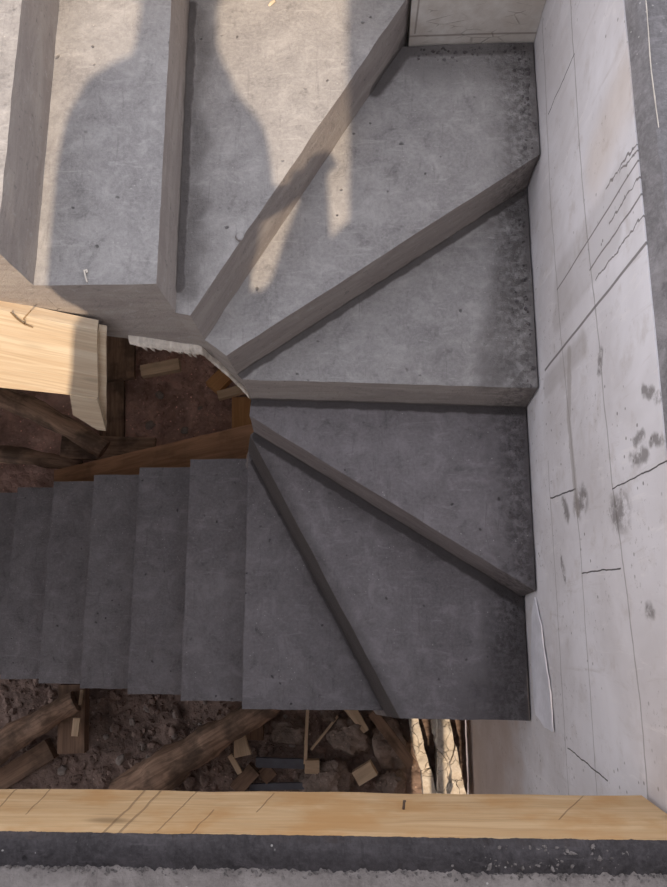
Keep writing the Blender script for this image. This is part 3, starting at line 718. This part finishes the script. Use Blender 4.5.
skin('sleeve', [((-.10, -.01, 1.335), .07), ((-.192, -.01, 1.34), .068), ((-.20, -.03, .98), .058), ((-.20, .04, .75), .05)], [(0, 1), (1, 2), (2, 3)], m_jacket, per)
skin('sleeve', [((.09, 0, 1.2), .08), ((.155, 0, 1.19), .072), ((.185, .02, .98), .052), ((.265, .11, .88), .042)], [(0, 1), (1, 2), (2, 3)], m_jacket, per)
skin('trousers', [((-.05, 0, .90), .11), ((-.13, 0, .8), .085), ((-.14, 0, .48), .075), ((-.14, -.04, .12), .07), ((.02, 0, .8), .085), ((.02, 0, .48), .075), ((.02, -.04, .12), .07)], [(0, 1), (1, 2), (2, 3), (0, 4), (4, 5), (5, 6)], m_jeans, per)
for s_, x in ((-1, -.14), (1, .02)):
    skin('shoe', [((x, -.09, .055), .05), ((x, .0, .05), .048), ((x+s_*.015, .08, .04), .04)], [(0, 1), (1, 2)], m_shoe, per)
bm = bmesh.new(); g = bmesh.ops.create_uvsphere(bm, u_segments=24, v_segments=16, radius=1)
bmesh.ops.delete(bm, geom=[v for v in bm.verts if v.co.z < -.15 and v.co.y > -.35], context='VERTS')
for v in bm.verts: v.co = Vector((v.co.x*.092, v.co.y*.112, v.co.z*.115))*(1+.05*noise.noise(v.co*6))
link('hair', bm, m_hair, per, (0, .0, 1.695))
for s_ in (-1, 1):
    bm = bmesh.new(); rock_bm(bm, (0, 0, 0), .03, (.35, .7, 1.1), 2, 1, .1); link('ear', bm, m_skin, per, (s_*.085, .01, 1.65))
    bm = bmesh.new(); bmesh.ops.create_uvsphere(bm, u_segments=10, v_segments=8, radius=.012); link('eye', bm, mat_plain('eye', (.25, .2, .18), .1), per, (s_*.03, .10, 1.68))
# ------------------------------------------------------------------ light, camera
w = bpy.data.worlds.new('sky'); bpy.context.scene.world = w; w.use_nodes = True
wt = w.node_tree; bg = wt.nodes['Background']
tc = wt.nodes.new('ShaderNodeTexCoord'); sep = wt.nodes.new('ShaderNodeSeparateXYZ'); wt.links.new(tc.outputs['Generated'], sep.inputs[0])
cr = wt.nodes.new('ShaderNodeValToRGB'); wt.links.new(sep.outputs[2], cr.inputs[0]); wt.links.new(cr.outputs[0], bg.inputs[0])
cr.color_ramp.elements[0].position = 0.0; cr.color_ramp.elements[0].color = (1.0, .96, .97, 1)       # hazy bright horizon
cr.color_ramp.elements[1].position = .8; cr.color_ramp.elements[1].color = (.48, .48, .53, 1)
bg.inputs[1].default_value = 1.9
sun = bpy.data.lights.new('sun', 'SUN'); sun.energy = 4.0; sun.color = (1.0, .78, .55); sun.angle = math.radians(.6)
so = bpy.data.objects.new('sun', sun); C.objects.link(so); so.location = (0, -6, 9)
so.rotation_euler = Vector((0.0, 1.0, -1.0)).to_track_quat('-Z', 'Y').to_euler()
cam = bpy.data.cameras.new('camera'); co = bpy.data.objects.new('camera', cam); C.objects.link(co)
co.location = (0, 0, ZC); co.rotation_euler = CAM_ROT
cam.sensor_fit = 'VERTICAL'; cam.sensor_height = 36; cam.sensor_width = 36*667/887; cam.lens = FPX/887*36; cam.clip_start = .02
sc = bpy.context.scene; sc.camera = co
vs_ = sc.view_settings; vs_.view_transform = 'Standard'; vs_.look = 'None'; vs_.gamma = 1; vs_.use_curve_mapping = False; vs_.exposure = 0.0
